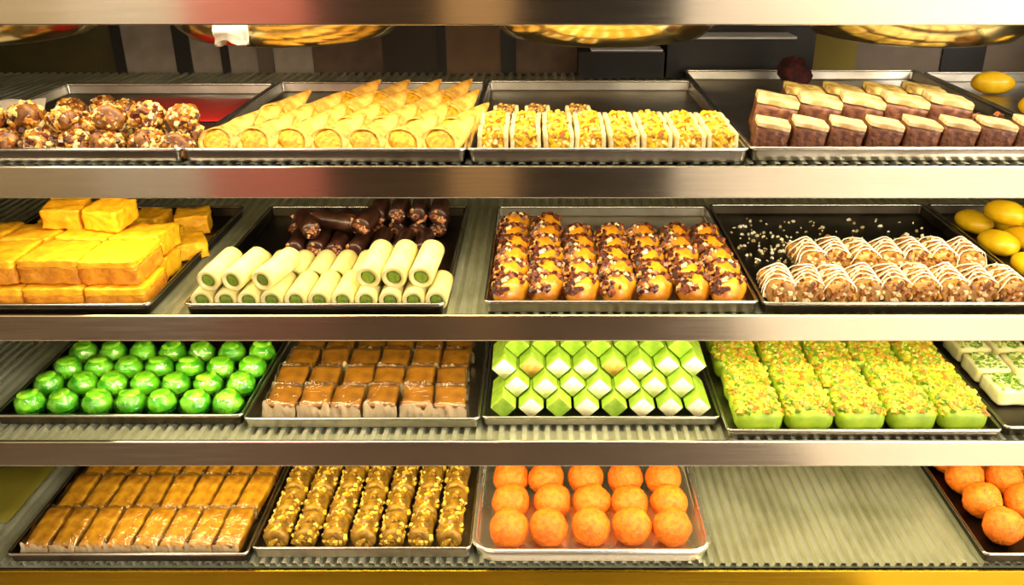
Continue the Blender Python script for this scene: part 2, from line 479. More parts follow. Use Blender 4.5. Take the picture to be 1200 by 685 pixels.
# --- top row, left: nutty clusters
nutmix = bits('nut_mix', ['#e0a434', '#c08426', '#e6c870', '#5e2a14', '#d2882a', '#42190e', '#efd998', '#a8581c'], .35, .3)
nutbody = food('caramel', '#5e3010', '#a06a20', 110, .45, .6, coat=.15)
def cluster(seed):
    rnd = random.Random(seed)
    body = mesh_bm('body', lump_bm(.018, .017, .015, .006, 70, seed, 3), nutbody)
    pts = []
    for _ in range(135):
        n = Vector((rnd.gauss(0, 1), rnd.gauss(0, 1), rnd.gauss(.45, .8))).normalized()
        pts.append(((n.x * .0175, n.y * .0165, .011 + n.z * .0145), n))
    V, F = chips(pts, .004, .0078, seed)
    return [('body', body, None, None), ('nut_pieces', mesh_from('nut_pieces', V, F, nutmix, False), 'stuff', None)]
K = Kind('nut_cluster', 'sweet', 'caramel nut clusters', [cluster(i) for i in range(4)])
Z1 = ZF[1] + .001
rows = [('front', .026, 0, [-.5865 + .0385 * i for i in range(6)]), ('second', .068, 0, [-.5935 + .0385 * i for i in range(6)]), ('back', .112, 0, [-.581 + .039 * i for i in range(2)])]
for rn, y, z, xs in rows:
    for i, x in enumerate(xs):
        K.put((x + J(.003), y + J(.003), Z1 + z), (0, 0, J(3)), f'brown caramel nut cluster, {pos(i, len(xs))} in the {rn} row on the tray floor', rr.uniform(.95, 1.14))
xs = [-.605 + .043 * i for i in range(6)]
for i, x in enumerate(xs):
    K.put((x + J(.005), .047 + J(.007), Z1 + .026), (0, 0, J(3)), f'brown caramel nut cluster, {pos(i, 6)} in the upper layer of the pile', rr.uniform(.86, 1.1))
for i, (x, y) in enumerate(((-.60, .205), (-.565, .22), (-.53, .20))):
    K.put((x, y, Z1), (0, 0, J(3)), f'dark nut cluster apart from the pile, {pos(i, 3)} of three near the tray back', .95)

# --- top row, second: cone pastries
shell = food('golden_pastry', '#e2b654', '#b8751a', 75, .5, .5, 200, stops=(.4, .68))
shellrim = shell
fill = food('yellow_filling', '#edb810', '#b5780a', 160, .45, .8, 260)
def cone(seed):
    rnd = random.Random(seed); n = 20; V = []; F = []
    st = [(.009, .84), (.0, .93), (-.002, 1.0), (.006, 1.03), (.018, .94), (.034, .72), (.050, .44), (.062, .20), (.068, .05)]
    for y, s in st:
        for k in range(n):
            a = 2*pi*k/n
            wob = 1 + .07 * noise.noise(Vector((cos(a)*2, sin(a)*2, y*60 + seed*3)))
            zz = .0122*s*wob*sin(a)
            V.append((.0238*s*wob*cos(a), y + zz * 1.1 * max(0, 1 - y/.05), .0135 + zz + .50*max(y - .02, 0)))
    for i in range(len(st)-1):
        for k in range(n):
            F.append((i*n+k, (i+1)*n+k, (i+1)*n+(k+1) % n, i*n+(k+1) % n))
    F.append(tuple((len(st)-1)*n+k for k in range(n))[::-1])
    sh = mesh_from('shell', V, F, shell)
    bm = lump_bm(.0212, .006, .0108, .004, 130, seed, 3, 0)
    for v in bm.verts:
        v.co += Vector((0, .0045, .0135 - .0108)); v.co.y += (v.co.z - .0135) * 1.1
    return [('shell', sh, None, None), ('filling', mesh_bm('filling', bm, fill), None, 'bright yellow crumbly filling')]
K = Kind('cone_pastry', 'pastry', 'yellow cone pastries', [cone(i) for i in range(3)])
for rn, y, xs, z in (('front', .024, [-.357 + .0405*i for i in range(7)], .004), ('second', .086, [-.347 + .0405*i for i in range(7)], .002), ('third', .150, [-.330 + .0425*i for i in range(6)], .004), ('back', .226, [-.255 + .041*i for i in range(4)], .004)):
    for i, x in enumerate(xs):
        K.put((x, y + J(.003), Z1 + z), (R(4), R(21) + J(.07), R(-30) + J(.06)), f'yellow filled cone pastry, {pos(i, len(xs))} in the {rn} row of its tray', .89)

# --- top row, third: nut bars
creamp = food('cream_layer', '#efe2ac', '#dcc67c', 90, .5, .25)
nutcore = food('nut_core', '#b9851a', '#e9c22e', 150, .45, .5)
nuty = bits('yellow_nuts', ['#f4cf2a', '#f0b91e', '#c88a1c', '#f7e27a', '#a8661a', '#f2c21c', '#d8a62a'], .4)
nutd = bits('dark_nuts', ['#8a5a22', '#5f3618', '#c79238', '#3d2012', '#a87430', '#d9b25a'], .4)
def nutbar(seed, nm):
    rnd = random.Random(seed); W, D, H = .034, .049, .027
    ps = []
    for s in (-1, 1):
        bm = rough_box(.0055, D, H, .0008, 90, seed + s, 4, .0012)
        for v in bm.verts: v.co.x += s * (W/2 - .003)
        ps.append(('cream_layer', mesh_bm('cream_layer', bm, creamp), None, None))
    bm = rough_box(W - .011, D - .002, H - .003, .001, 90, seed, 4, .001)
    ps.append(('nut_core', mesh_bm('nut_core', bm, nutcore), None, None))
    pts = [((rnd.uniform(-.010, .010), rnd.uniform(-D/2, D/2), H - .002 + rnd.uniform(0, .0015)), (0, 0, 1)) for _ in range(55)]
    pts += [((rnd.uniform(-.010, .010), -D/2 + .0005, rnd.uniform(.004, H - .003)), (0, -1, 0)) for _ in range(26)]
    V, F = chips(pts, .0035, .007, seed)
    ps.append(('chopped_nuts', mesh_from('chopped_nuts', V, F, nm, False), 'stuff', None))
    return ps
K = Kind('nut_bar', 'sweet', 'cream and nut bars', [nutbar(i, nuty) for i in range(3)])
KD = Kind('nut_bar', 'sweet', 'darker nut bars', [nutbar(9, nutd)])
for rn, y in (('front', .036), ('second', .090)):
    for i in range(8):
        K.put((-.052 + .0355 * i, y, Z1 + (.002 if rn == 'second' else 0)), (0, 0, J(.03)), f'cream sided bar of yellow nuts, {pos(i, 8)} in the {rn} row')
for i, x in enumerate((-.042, -.004, .046)):
    KD.put((x, .150, Z1 + .0), (0, 0, J(.04)), f'darker nut bar behind the yellow ones, {pos(i, 3)} of three', .92)

# --- top row, fourth: chocolate squares
choc = food('chocolate_crumb', '#4a2410', '#825030', 150, .5, .7, 220)
ctop = food('cream_top', '#e8d6a2', '#b8935a', 70, .5, .3)
gtop = food('nut_dusted_top', '#e9d27c', '#8f6a2c', 110, .55, .5)
def chocsq(seed, top):
    a = mesh_bm('chocolate_base', rough_box(.036, .038, .026, .0012, 80, seed, 6, .0015), choc)
    bm = rough_box(.0365, .0385, .006, .001, 80, seed + 5, 6, .0012)
    for v in bm.verts: v.co.z += .0258
    return [('chocolate_base', a, None, None), ('cream_top', mesh_bm('cream_top', bm, top), None, None)]
K = Kind('chocolate_square', 'sweet', 'cream topped chocolate squares', [chocsq(i, ctop) for i in range(3)])
KB = Kind('chocolate_square', 'sweet', 'nut dusted chocolate squares', [chocsq(i + 4, gtop) for i in range(2)])
for i in range(8):
    K.put((.252 + .0412 * i, .045, Z1 + .003), (0, R(9), R(-10) + J(.04)), f'cream topped chocolate square, {pos(i, 8)} in the front row of its tray')
for i in range(5):
    K.put((.272 + .0500 * i, .118, Z1 + .005), (0, R(9), R(-10) + J(.04)), f'cream topped chocolate square, {pos(i, 5)} in the second row of its tray', 1.32)
for i in range(4):
    KB.put((.322 + .0500 * i, .184, Z1 + .004), (0, R(8), R(-10) + J(.04)), f'nut dusted chocolate square, {pos(i, 4)} in the back row of its tray', 1.3)
darkred = food('dark_red_fuzz', '#2a0c0e', '#54181c', 120, .9, .8)
tag(obj('dark_ball', mesh_bm('dark_ball', lump_bm(.022, .021, .025, .007, 60, 3, 4, .15, .003, 260), darkred), None, (.375, .40, Z1)),
    'dark red fuzzy ball at the back of the chocolate tray', 'sweet')
crumbm = bits('chocolate_crumbs', ['#5a2412', '#8a4420', '#3a160c', '#a8622c', '#e2c489'], .6)
rnd = random.Random(4)
pts = [((.545 + rnd.gauss(0, .016), .125 + rnd.gauss(0, .03), .001 + abs(rnd.gauss(0, .006))), (0, 0, 1)) for _ in range(260)]
pts = [p for p in pts if p[0][0] < .573]
V, F = chips(pts, .004, .008, 5)
tag(obj('crumbs', mesh_from('crumbs', V, F, crumbm, False), None, (0, 0, Z1)), 'reddish brown crumbs heaped beside the chocolate squares', 'crumbs', kind='stuff')

# --- yellow ovals (top row right end, second row right end)
yel = food('yellow_paste', '#f2c81a', '#d9a50f', 40, .35, .15, coat=.2)
def oval(seed):
    bm = lump_bm(.0185, .030, .0165, .0015, 50, seed, 3, .12)
    for v in bm.verts: v.co.x *= 1 - .2 * v.co.y / .03
    return [('oval_sweet', mesh_bm('oval_sweet', bm, yel), None, None)]
K = Kind('oval_sweet', 'sweet', 'yellow oval sweets', [oval(i) for i in range(3)])
for (x, y, z, rz, lb) in ((.658, .375, 0, 80, 'yellow oval sweet near the back of the top right tray'), (.648, .215, .0, 75, 'yellow oval sweet at the right edge of the frame in the top right tray')):
    K.put((x, y, Z1 + z), (0, 0, R(rz)), lb)
Z2 = ZF[2] + .001
ov = [(.625, .285), (.670, .285), (.620, .20), (.662, .215), (.625, .115)]
for i, (x, y) in enumerate(ov):
    K.put((x, y, Z2 + .0), (R(0), 0, R(30)), 'yellow oval sweet in the second row tray, ' + ['back leftmost', 'back rightmost', 'middle leftmost', 'middle rightmost', 'nearest the front'][i])
K.put((.640, .235, Z2 + .031), (0, 0, R(35)), 'yellow oval sweet lying on top of the others in the second row tray')

# --- second row, left: crumbly yellow blocks
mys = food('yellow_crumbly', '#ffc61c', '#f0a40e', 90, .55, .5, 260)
mysb = food('browner_crumbly', '#dc9618', '#bc740e', 90, .6, .6, 260)
def block(seed, m_, sx, sy, sz): return [('crumbly_block', mesh_bm('crumbly_block', rough_box(sx, sy, sz, .0026, 105, seed, 11, .0015), m_), None, None)]
def block2(seed, sx, sy, sz):  # browner slab below, yellow slab on top
    a = mesh_bm('browner_base', rough_box(sx, sy, sz * .72, .0024, 110, seed, 11, .0012), mysb)
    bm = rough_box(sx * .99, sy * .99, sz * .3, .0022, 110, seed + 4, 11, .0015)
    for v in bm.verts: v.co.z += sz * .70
    return [('browner_base', a, None, 'browner lower part'), ('yellow_top', mesh_bm('yellow_top', bm, mys), None, None)]
KT = Kind('crumbly_block', 'sweet', 'two-tone crumbly blocks', [block2(i, .069, .072, .029) for i in range(3)])
KY = Kind('crumbly_block', 'sweet', 'yellow crumbly blocks', [block(i, mys, .062, .066, .028) for i in range(3)])
KS = Kind('crumbly_block', 'sweet', 'small yellow crumbly blocks', [block(i + 5, mys, .046, .05, .026) for i in range(2)])
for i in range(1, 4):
    KT.put((-.7045 + .0705*i, .044, Z2), (0, 0, J(.03)), f'two-tone yellow crumbly block, {pos(i - 1, 3)} in the bottom layer at the front')
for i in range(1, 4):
    KT.put((-.710 + .0705*i, .054 + J(.003), Z2 + .0305), (J(.03), J(.04), J(.05)), f'two-tone yellow crumbly block, {pos(i - 1, 3)} in the second layer at the front')
for i in range(4):
    KY.put((-.704 + .068*i, .118, Z2), (0, 0, J(.05)), f'yellow crumbly block, {pos(i, 4)} in the bottom layer behind the front')
for i in range(4):
    KY.put((-.700 + .067*i, .126 + J(.004), Z2 + .0305), (R(-4) + J(.04), J(.06), J(.1)), f'yellow crumbly block, {pos(i, 4)} in the second layer behind the front')
for i, (x, y, rz) in enumerate(((-.603, .148, .1), (-.545, .142, -.15))):
    KS.put((x, y, Z2 + .0620), (R(5), J(.08), rz), f'small yellow crumbly block, {("left", "right")[i]} of two on top of the pile')
for i, (x, y, rz) in enumerate(((-.520, .22, .2), (-.478, .195, .45))):
    KY.put((x, y, Z2 + .0), (0, 0, rz), f'yellow crumbly block, {("left", "right")[i]} of two lying loose behind the pile', .8)
for i, (x, y, rz) in enumerate(((-.69, .285, .1), (-.565, .29, -.1), (-.505, .295, .25))):
    KS.put((x, y, Z2), (0, 0, rz), f'small yellow crumbly block, {pos(i, 3)} of three along the tray back')

# --- second row, second tray: cashew rolls and chocolate rolls
cash = food('cashew_paste', '#ebe2a4', '#d8ca74', 40, .45, .15, 150)
pist = food('pistachio_filling', '#7f9a1e', '#4e6a12', 160, .55, .6)
def roll(seed):
    r, L = .0132, .066
    n = 20; V = []; F = []
    st = [(-L/2 + .004, .60), (-L/2, .64), (-L/2, .92), (-L/2 + .0015, 1.0), (-L*.2, 1.0), (L*.2, 1.0), (L/2 - .0015, 1.0), (L/2, .92), (L/2, .64), (L/2 - .004, .60)]
    for y, s in st:
        for k in range(n):
            a = 2*pi*k/n; q = r*s*(1 + .04*noise.noise(Vector((cos(a), sin(a), y*20 + seed))))
            V.append((q*cos(a), y, r + q*sin(a)*.98))
    for i in range(len(st)-1):
        for k in range(n): F.append((i*n+k, (i+1)*n+k, (i+1)*n+(k+1) % n, i*n+(k+1) % n))
    V2, F2 = logs(r*.63, L - .003, seed, .001, 200, 14, 3)
    V2 = [v + Vector((0, 0, r - r*.63)) for v in V2]
    return [('paste_shell', mesh_from('paste_shell', V, F, cash), None, None), ('filling', mesh_from('filling', V2, F2, pist), None, 'green pistachio filling')]
K = Kind('cashew_roll', 'sweet', 'cream cashew rolls', [roll(i) for i in range(3)])
for i in range(11):
    K.put((-.3935 + .0273*i, .043, Z2), (0, 0, J(.03)), f'cream roll with green filling, {pos(i, 11)} in the front row on the tray')
for i in range(6):
    K.put((-.3800 + .0275*i + .02, .112, Z2), (0, 0, J(.03)), f'cream roll with green filling, {pos(i, 6)} in the row behind the front')
for i, x in enumerate((-.379, -.349, -.312)):
    K.put((x, .048, Z2 + .0258), (R(4), 0, R(-8 - 4*i)), f'cream roll with green filling, {pos(i, 3)} of three stacked at the left', 1.03)
for i, x in enumerate((-.198, -.168, -.136)):
    K.put((x, .062, Z2 + .0258), (R(6), 0, R(-5)), f'cream roll with green filling, {pos(i, 3)} of three stacked at the right', 1.12)
droll = food('dark_chocolate', '#24120c', '#46241a', 60, .35, .3, coat=.3)
dend = bits('chocolate_nut_ends', ['#3a1a10', '#7a4428', '#a86a3c', '#2a120a', '#c99a6a'], .4)
def drl(seed):
    V, F = logs(.0125, .066, seed, .0015, 70)
    rnd = random.Random(seed)
    pts = []
    for s in (-1, 1):
        for _ in range(22):
            a = rnd.uniform(0, 6.3); q = rnd.uniform(0, .0115)
            pts.append(((q*cos(a), s*.0325, .0125 + q*sin(a)), (0, s, 0)))
    V2, F2 = chips(pts, .003, .006, seed)
    return [('chocolate_log', mesh_from('chocolate_log', V, F, droll), None, None), ('nutty_ends', mesh_from('nutty_ends', V2, F2, dend, False), 'stuff', None)]
K = Kind('chocolate_roll', 'sweet', 'dark chocolate rolls', [drl(i) for i in range(3)])
for i in range(8):
    K.put((-.345 + .0285*i, .290 + J(.004), Z2), (0, 0, J(.06)), f'dark chocolate roll, {pos(i, 8)} in the back row of its tray')
for i in range(7):
    K.put((-.330 + .0285*i, .205 + J(.006), Z2), (0, 0, J(.1)), f'dark chocolate roll, {pos(i, 7)} in the lower row behind the cream rolls')
for i in range(4):
    K.put((-.228 + .0285*i, .270 + J(.003), Z2 + .0265), (0, 0, J(.03)), f'dark chocolate roll, {pos(i, 4)} of four lying on the back row')
for i, x in enumerate((-.315, -.28, -.235)):
    K.put((x, .205 + .01*i, Z2 + .0275), (0, 0, R((25, 70, -10)[i])), f'dark chocolate roll, {pos(i, 3)} of three loose on the lower row')

# --- second row, third tray: twisted pastries
gold = food('golden_dough', '#eaa41e', '#bc6c14', 60, .4, .3, 140, coat=.3)
cchip = bits('chocolate_nut_chips', ['#4a2012', '#6b3118', '#8a4a24', '#351309', '#c58a4a', '#e8cf9a', '#5b2816'], .35, .2)
def twist(seed):
    rnd = random.Random(seed)
    bm = lump_bm(.0165, .024, .016, .003, 60, seed, 3, .2)
    for v in bm.verts: v.co.z += .0012 * sin(v.co.y * 420 + v.co.x * 200) if v.co.z > .01 else 0
    pts = []
    for _ in range(120):
        a = rnd.uniform(-1.0, .7); b = rnd.uniform(-1, 1)
        x = .0165*sin(a*1.3) ; zz = .0135 + .0165*cos(a*1.3)
        n = Vector((sin(a*1.3), .2*b, cos(a*1.3)))
        if a > .0 and -.55 < b < .2: continue
        k = math.sqrt(max(0, 1 - b*b*.9))
        pts.append(((x*k, b*.024, .0128 + .0165*cos(a*1.3)*k), n))
    V, F = chips(pts, .0035, .007, seed)
    return [('dough', mesh_bm('dough', bm, gold), None, None), ('chocolate_chips', mesh_from('chocolate_chips', V, F, cchip, False), 'stuff', None)]
K = Kind('twisted_pastry', 'pastry', 'chocolate coated twisted pastries', [twist(i) for i in range(4)])
CN = ['leftmost', 'second', 'third', 'fourth', 'fifth', 'sixth', 'rightmost']
for c in range(7):
    nrow = 6 if c < 2 else 5
    for j in range(nrow):
        K.put((-.036 + .0435*c + J(.002), .040 + .0445*j + J(.002), Z2 + .0005), (0, 0, R(-38) + J(.12)), f'chocolate coated golden twist, {ORD[j]} from the front in the {CN[c]} column of its tray', 1.1)

# --- second row, fourth tray: drizzled rolls
bei = food('pale_biscuit', '#c79a54', '#96682c', 90, .5, .6, 200)
nutp = bits('pale_nuts', ['#dcc084', '#b8822e', '#8f5620', '#ecd9a4', '#a86c24', '#6e3e16'], .4)
icing = food('white_icing', '#fbf6e2', '#efe6c4', 60, .4, .1)
def driz(seed):
    rnd = random.Random(seed); r = .0150
    V, F = logs(r, .054, seed, .003, 70)
    pts = []
    for _ in range(75):
        a = rnd.uniform(-.3, pi + .3); y = rnd.uniform(-.027, .027)
        pts.append(((r*cos(a), y, r + r*sin(a)), (cos(a), 0, sin(a))))
    for _ in range(25):
        a = rnd.uniform(0, 6.3); q = r*rnd.uniform(.1, .9)
        pts.append(((q*cos(a), -.027, r + q*sin(a)), (0, -1, 0)))
    V2, F2 = chips(pts, .0035, .007, seed)
    V3 = []; F3 = []
    for s in range(5):
        y0 = -.022 + .0105*s; path = []
        for k in range(11):
            a = -.15 + (pi + .3)*k/10
            path.append(((r + .0035)*cos(a), y0 + .004*sin(k*1.1 + seed + s), r + (r + .0035)*sin(a)))
        v, f = tube(path, .0008, 5); b0 = len(V3); V3 += v; F3 += [tuple(b0 + q for q in ff) for ff in f]
    return [('biscuit_log', mesh_from('biscuit_log', V, F, bei), None, None), ('nut_pieces', mesh_from('nut_pieces', V2, F2, nutp, False), 'stuff', None), ('icing_threads', mesh_from('icing_threads', V3, F3, icing), None, 'white icing drizzle')]
K = Kind('drizzled_roll', 'sweet', 'nutty rolls drizzled with white icing', [driz(i) for i in range(3)])
for i in range(9):
    K.put((.281 + .0338*i, .042 + J(.003), Z2 + .003), (0, 0, R(-4) + J(.05)), f'nutty roll under white icing threads, {pos(i, 9)} in the front row', 1.08)
for i in range(7):
    K.put((.342 + .0335*i, .135 + J(.003), Z2 + .003), (0, 0, J(.08)), f'nutty roll under white icing threads, {pos(i, 7)} in the second row', 1.08)
cr = bits('white_crumbs', ['#f4eed8', '#d9cfa8', '#fdf8e6', '#b8a878'], .6)
rnd = random.Random(6)
pts = [((rnd.uniform(.275, .56), rnd.uniform(.16, .34), .0005), (0, 0, 1)) for _ in range(110)] + [((rnd.gauss(.33, .03), rnd.gauss(.2, .05), .0005), (0, 0, 1)) for _ in range(110)]
pts = [p for p in pts if .272 < p[0][0] < .57 and .15 < p[0][1] < .35]
V, F = chips(pts, .002, .005, 6)
tag(obj('crumbs', mesh_from('crumbs', V, F, cr, False), None, (0, 0, Z2)), 'white coconut crumbs scattered on the dark tray behind the drizzled rolls', 'crumbs', kind='stuff')

# --- third row, first tray: green round sweets
grn = food('green_paste', '#9ae436', '#46b41a', 85, .3, .5, 150, coat=.3)
gcup = plain('dark_green_cup', '#14560e', .25)
grn2 = food('green_centre', '#b2e83a', '#7cd026', 80, .35, .5)
def gball(seed):
    bm = lump_bm(.0185, .0185, .0165, .0028, 95, seed, 3, .2)
    b2 = lump_bm(.0125, .0125, .0035, .0022, 140, seed + 3, 3, .0)
    for v in b2.verts: v.co.z += .0228
    Vc = []; Fc = []; n = 32
    for r_, z_ in ((.014, .0005), (.0178, .004), (.0200, .009), (.0194, .009), (.0172, .004)):
        for k in range(n):
            q = r_ + (.0006 if k % 2 else -.0006); Vc.append((q*cos(2*pi*k/n), q*sin(2*pi*k/n), z_))
    for i in range(4):
        for k in range(n): Fc.append((i*n+k, i*n+(k+1) % n, (i+1)*n+(k+1) % n, (i+1)*n+k))
    b3 = lump_bm(.0195, .0195, .0175, .003, 120, seed, 3, .2)
    return [('sweet_ball', mesh_bm('sweet_ball', bm, grn), None, None), ('top_dab', mesh_bm('top_dab', b2, grn2), None, 'lighter green dab on top'), ('film_wrapper', mesh_bm('film_wrapper', b3, M['filmg']), None, 'clear crinkled film'), ('pleated_cup', mesh_from('pleated_cup', Vc, Fc, gcup, False), None, 'dark green pleated cup')]
K = Kind('green_ball', 'sweet', 'glossy green round sweets', [gball(i) for i in range(3)])
Z3 = ZF[3] + .001
RN = ['front', 'second', 'third', 'fourth', 'back']
for j in range(4):
    for i in range(7):
        K.put((-.6585 + .0425*i + .001*j, .066 + .046*j, Z3), (J(.1), J(.1), J(3)), f'glossy green round sweet, {pos(i, 7)} in the {RN[j] if j < 3 else "back"} row of its tray')

# --- third row, second tray: wrapped brown squares
brn = food('brown_fudge', '#94600f', '#6e440a', 60, .4, .3, coat=.2)
def edge_flaps(sx, sy, sz, seed, end=.010):
    """crinkled fold of the film over the front face, highlights in its whitish colour"""
    bm = bmesh.new(); n = 18; rows_ = []
    for q in (0, .33, .66, 1):
        row = []
        for i in range(n + 1):
            t = i/n
            w_ = noise.noise(Vector((t*5, 1, seed*3.1))); w2 = noise.noise(Vector((t*9, q*2, seed*1.7)))
            top = sz*(1.0 + .7*w_)
            row.append(bm.verts.new(((t - .5)*(sx + .004), -(sy/2 + .0025 + end*.6*q + .003*w2*(q + .4) + .0022*noise.noise(Vector((t*17, q*2.5, seed*4.3)))), max(.0006, top*(1 - q) + .002 + .003*w2))))
        rows_.append(row)
    for a_, b_ in zip(rows_, rows_[1:]):
        for i in range(n): bm.faces.new((a_[i], a_[i+1], b_[i+1], b_[i]))
    return bm
def flaps(sx, sy, sz, seed, end=.009):
    """crinkled film sleeve with flattened crimped ends left and right"""
    bm = rough_box(sx + .004, sy + .004, sz + .004, .0034, 95, seed, 9, .003)
    return bm
def wsq(seed):
    a = mesh_bm('fudge', rough_box(.0385, .041, .021, .001, 60, seed, 5, .003), brn)
    return [('fudge', a, None, None), ('film_wrapper', mesh_bm('film_wrapper', flaps(.0385, .041, .021, seed), M['film']), None, 'clear crinkled film'),
            ('film_edge', mesh_bm('film_edge', edge_flaps(.0385, .041, .021, seed), M['edge']), None, 'folded film edge with painted whitish highlights')]
K = Kind('wrapped_square', 'sweet', 'film wrapped brown squares', [wsq(i) for i in range(3)])
for j in range(4):
    for i in range(6):
        K.put((-.330 + .0425*i + J(.002), .066 + .0515*j + J(.002), Z3 + .007), (R(13), J(.05), J(.09)), f'brown square in clear film, {pos(i, 6)} in the {RN[j]} row of its tray')

# --- third row, third tray: diamonds
dgr = food('light_green_paste', '#9cbc3a', '#789e26', 70, .45, .2)
dend_m = food('cream_coating', '#f7f2d2', '#e6dfa8', 90, .5, .3)
drst = food('toasted_end', '#d9b060', '#c08a34', 90, .5, .3)
def diamond(seed, em, el):
    L, q = .070, .0165
    bm = bmesh.new(); bmesh.ops.create_cube(bm, size=1)
    for v in bm.verts:
        p = Vector((v.co.x * .0235, v.co.y * L, v.co.z * .0235))
        v.co = Matrix.Rotation(pi/4, 3, 'Y') @ p + Vector((0, 0, q))
    bmesh.ops.bevel(bm, geom=list(bm.edges), offset=.001, segments=1, affect='EDGES')
    ps = [('diamond_bar', mesh_bm('diamond_bar', bm, dgr, False), None, None)]
    if em:
        bm = bmesh.new(); bmesh.ops.create_cube(bm, size=1)
        for v in bm.verts:
            p = Vector((v.co.x * .0215, v.co.y * .003 - L/2, v.co.z * .0215))
            v.co = Matrix.Rotation(pi/4, 3, 'Y') @ p + Vector((0, 0, q))
        bmesh.ops.bevel(bm, geom=list(bm.edges), offset=.0012, segments=2, affect='EDGES')
        ps.append(('end_face', mesh_bm('end_face', bm, em), None, el))
    return ps
KW = Kind('diamond_sweet', 'sweet', 'green diamond bars with cream ends', [diamond(1, dend_m, 'cream coated end')])
KG = Kind('diamond_sweet', 'sweet', 'plain green diamond bars', [diamond(1, None, None)])
KR = Kind('diamond_sweet', 'sweet', 'green diamond bars with toasted ends', [diamond(2, drst, 'toasted brown end')])
for i in range(8):
    kk, d = ((KG, 'plain green diamond bar') if i in (0, 2, 4) else (KW, 'cream ended green diamond bar'))
    kk.put((-.0475 + .0355*i, .082, Z3), (0, 0, 0), f'{d}, {pos(i, 8)} in the bottom front row of its tray')
for i in range(7):
    KW.put((-.030 + .0355*i, .103 + J(.004), Z3 + .0178), (0, 0, J(.03)), f'cream ended green diamond bar, {pos(i, 7)} in the second layer of its tray')
for i in range(8):
    kk, d = ((KR, 'brown ended green diamond bar') if i in (1, 4) else (KW, 'cream ended green diamond bar'))
    kk.put((-.0475 + .0355*i, .124 + J(.006), Z3 + .0356), (0, 0, J(.04)), f'{d}, {pos(i, 8)} in the third layer of its tray')
for i in range(7):
    KG.put((-.030 + .0355*i, .150 + J(.006), Z3 + .0534), (0, 0, J(.05)), f'plain green diamond bar, {pos(i, 7)} in the topmost layer of its tray')

# --- third row, fourth tray: pistachio topped slices
sgr = food('green_slice', '#a8c22a', '#86a81e', 50, .5, .3)
stp = bits('pistachio_chips', ['#c8ac28', '#a4a422', '#7f961a', '#c08c22', '#dcca54', '#6a861a', '#a8781c', '#bcb230'], .45)
def slc(seed):
    rnd = random.Random(seed); W, D, H = .055, .058, .030
    bm = rough_box(W, D, H, .001, 60, seed, 8, .012)
    pts = []
    for _ in range(200):
        x = rnd.uniform(-W*.47, W*.47); y = rnd.uniform(-D*.40, D*.46)
        ex = max(0, abs(x) - (W/2 - .012)) / .012; ey = max(0, abs(y) - (D/2 - .012)) / .012
        e = min(1, math.hypot(ex, ey))
        pts.append(((x, y, H - .012*(1 - math.sqrt(1 - e*e)) + rnd.uniform(-.001, .0005)), (x*12, y*6, 1)))
    V, F = chips(pts, .003, .0066, seed)
    return [('slice', mesh_bm('slice', bm, sgr), None, None), ('pistachio_chips', mesh_from('pistachio_chips', V, F, stp, False), 'stuff', None)]
K = Kind('pistachio_slice', 'sweet', 'pistachio topped green slices', [slc(i) for i in range(3)])
C5 = ['leftmost', 'second', 'middle', 'fourth', 'rightmost']
for c in range(5):
    for j in range(4):
        K.put((.272 + .0635*c + J(.001), .042 + .066*j + J(.002), Z3 + .0045), (R(7), J(.05), J(.06)), f'pistachio topped green slice, {ORD[j]} from the front in the {C5[c]} column', 1.09)

# --- third row, fifth tray: square tiles
tcr = food('pale_tile', '#e9e4b4', '#d6d08c', 60, .5, .3)
tgr = bits('green_pistachio', ['#7f9a2c', '#5f8420', '#a8b84a', '#cfd88a', '#4e701c'], .5)
def tile(seed):
    rnd = random.Random(seed)
    bm = rough_box(.047, .052, .022, .0012, 60, seed, 6, .003)
    pts = [((rnd.uniform(-.018, .018), rnd.uniform(-.021, .021), .022), (0, 0, 1)) for _ in range(90)]
    V, F = chips(pts, .003, .007, seed)
    return [('paste_base', mesh_bm('paste_base', bm, tcr), None, None), ('pistachio_topping', mesh_from('pistachio_topping', V, F, tgr, False), 'stuff', None)]
K = Kind('pistachio_tile', 'sweet', 'square pistachio tiles', [tile(i) for i in range(2)])
tl = [(.622, .105, 'front'), (.622, .165, 'second'), (.622, .225, 'third'), (.675, .165, 'second'), (.675, .225, 'third')]
for i, (x, y, rn) in enumerate(tl):
    K.put((x, y, Z3), (0, 0, J(.04)), f'pale square tile with green pistachio, {"left" if x < .65 else "right"} column, {rn} from the front')

# --- bottom row, first tray: wrapped golden bars
gbar = food('golden_brittle', '#cf981e', '#9c650e', 70, .4, .5, coat=.2)
def gb(seed):
    a = mesh_bm('brittle', rough_box(.033, .066, .016, .0012, 60, seed, 5, .003), gbar)
    return [('brittle', a, None, None), ('film_wrapper', mesh_bm('film_wrapper', flaps(.033, .066, .016, seed), M['film']), None, 'clear crinkled film'),
            ('film_edge', mesh_bm('film_edge', edge_flaps(.033, .066, .016, seed, .007), M['edge']), None, 'folded film edge with painted whitish highlights')]
K = Kind('wrapped_bar', 'sweet', 'film wrapped golden bars', [gb(i) for i in range(3)])
Z4 = ZF[4] + .001
for j, (y, xs) in enumerate(((.049, [-.668 + .0362*i for i in range(8)]), (.127, [-.664 + .0362*i for i in range(8)]), (.205, [-.662 + .0362*i for i in range(8)]))):
    for i, x in enumerate(xs):
        K.put((x, y, Z4 + .006), (R(11), 0, R(-6) + J(.05)), f'golden bar in clear film, {pos(i, 8)} in the {RN[j] if j < 3 else "back"} row of its tray')

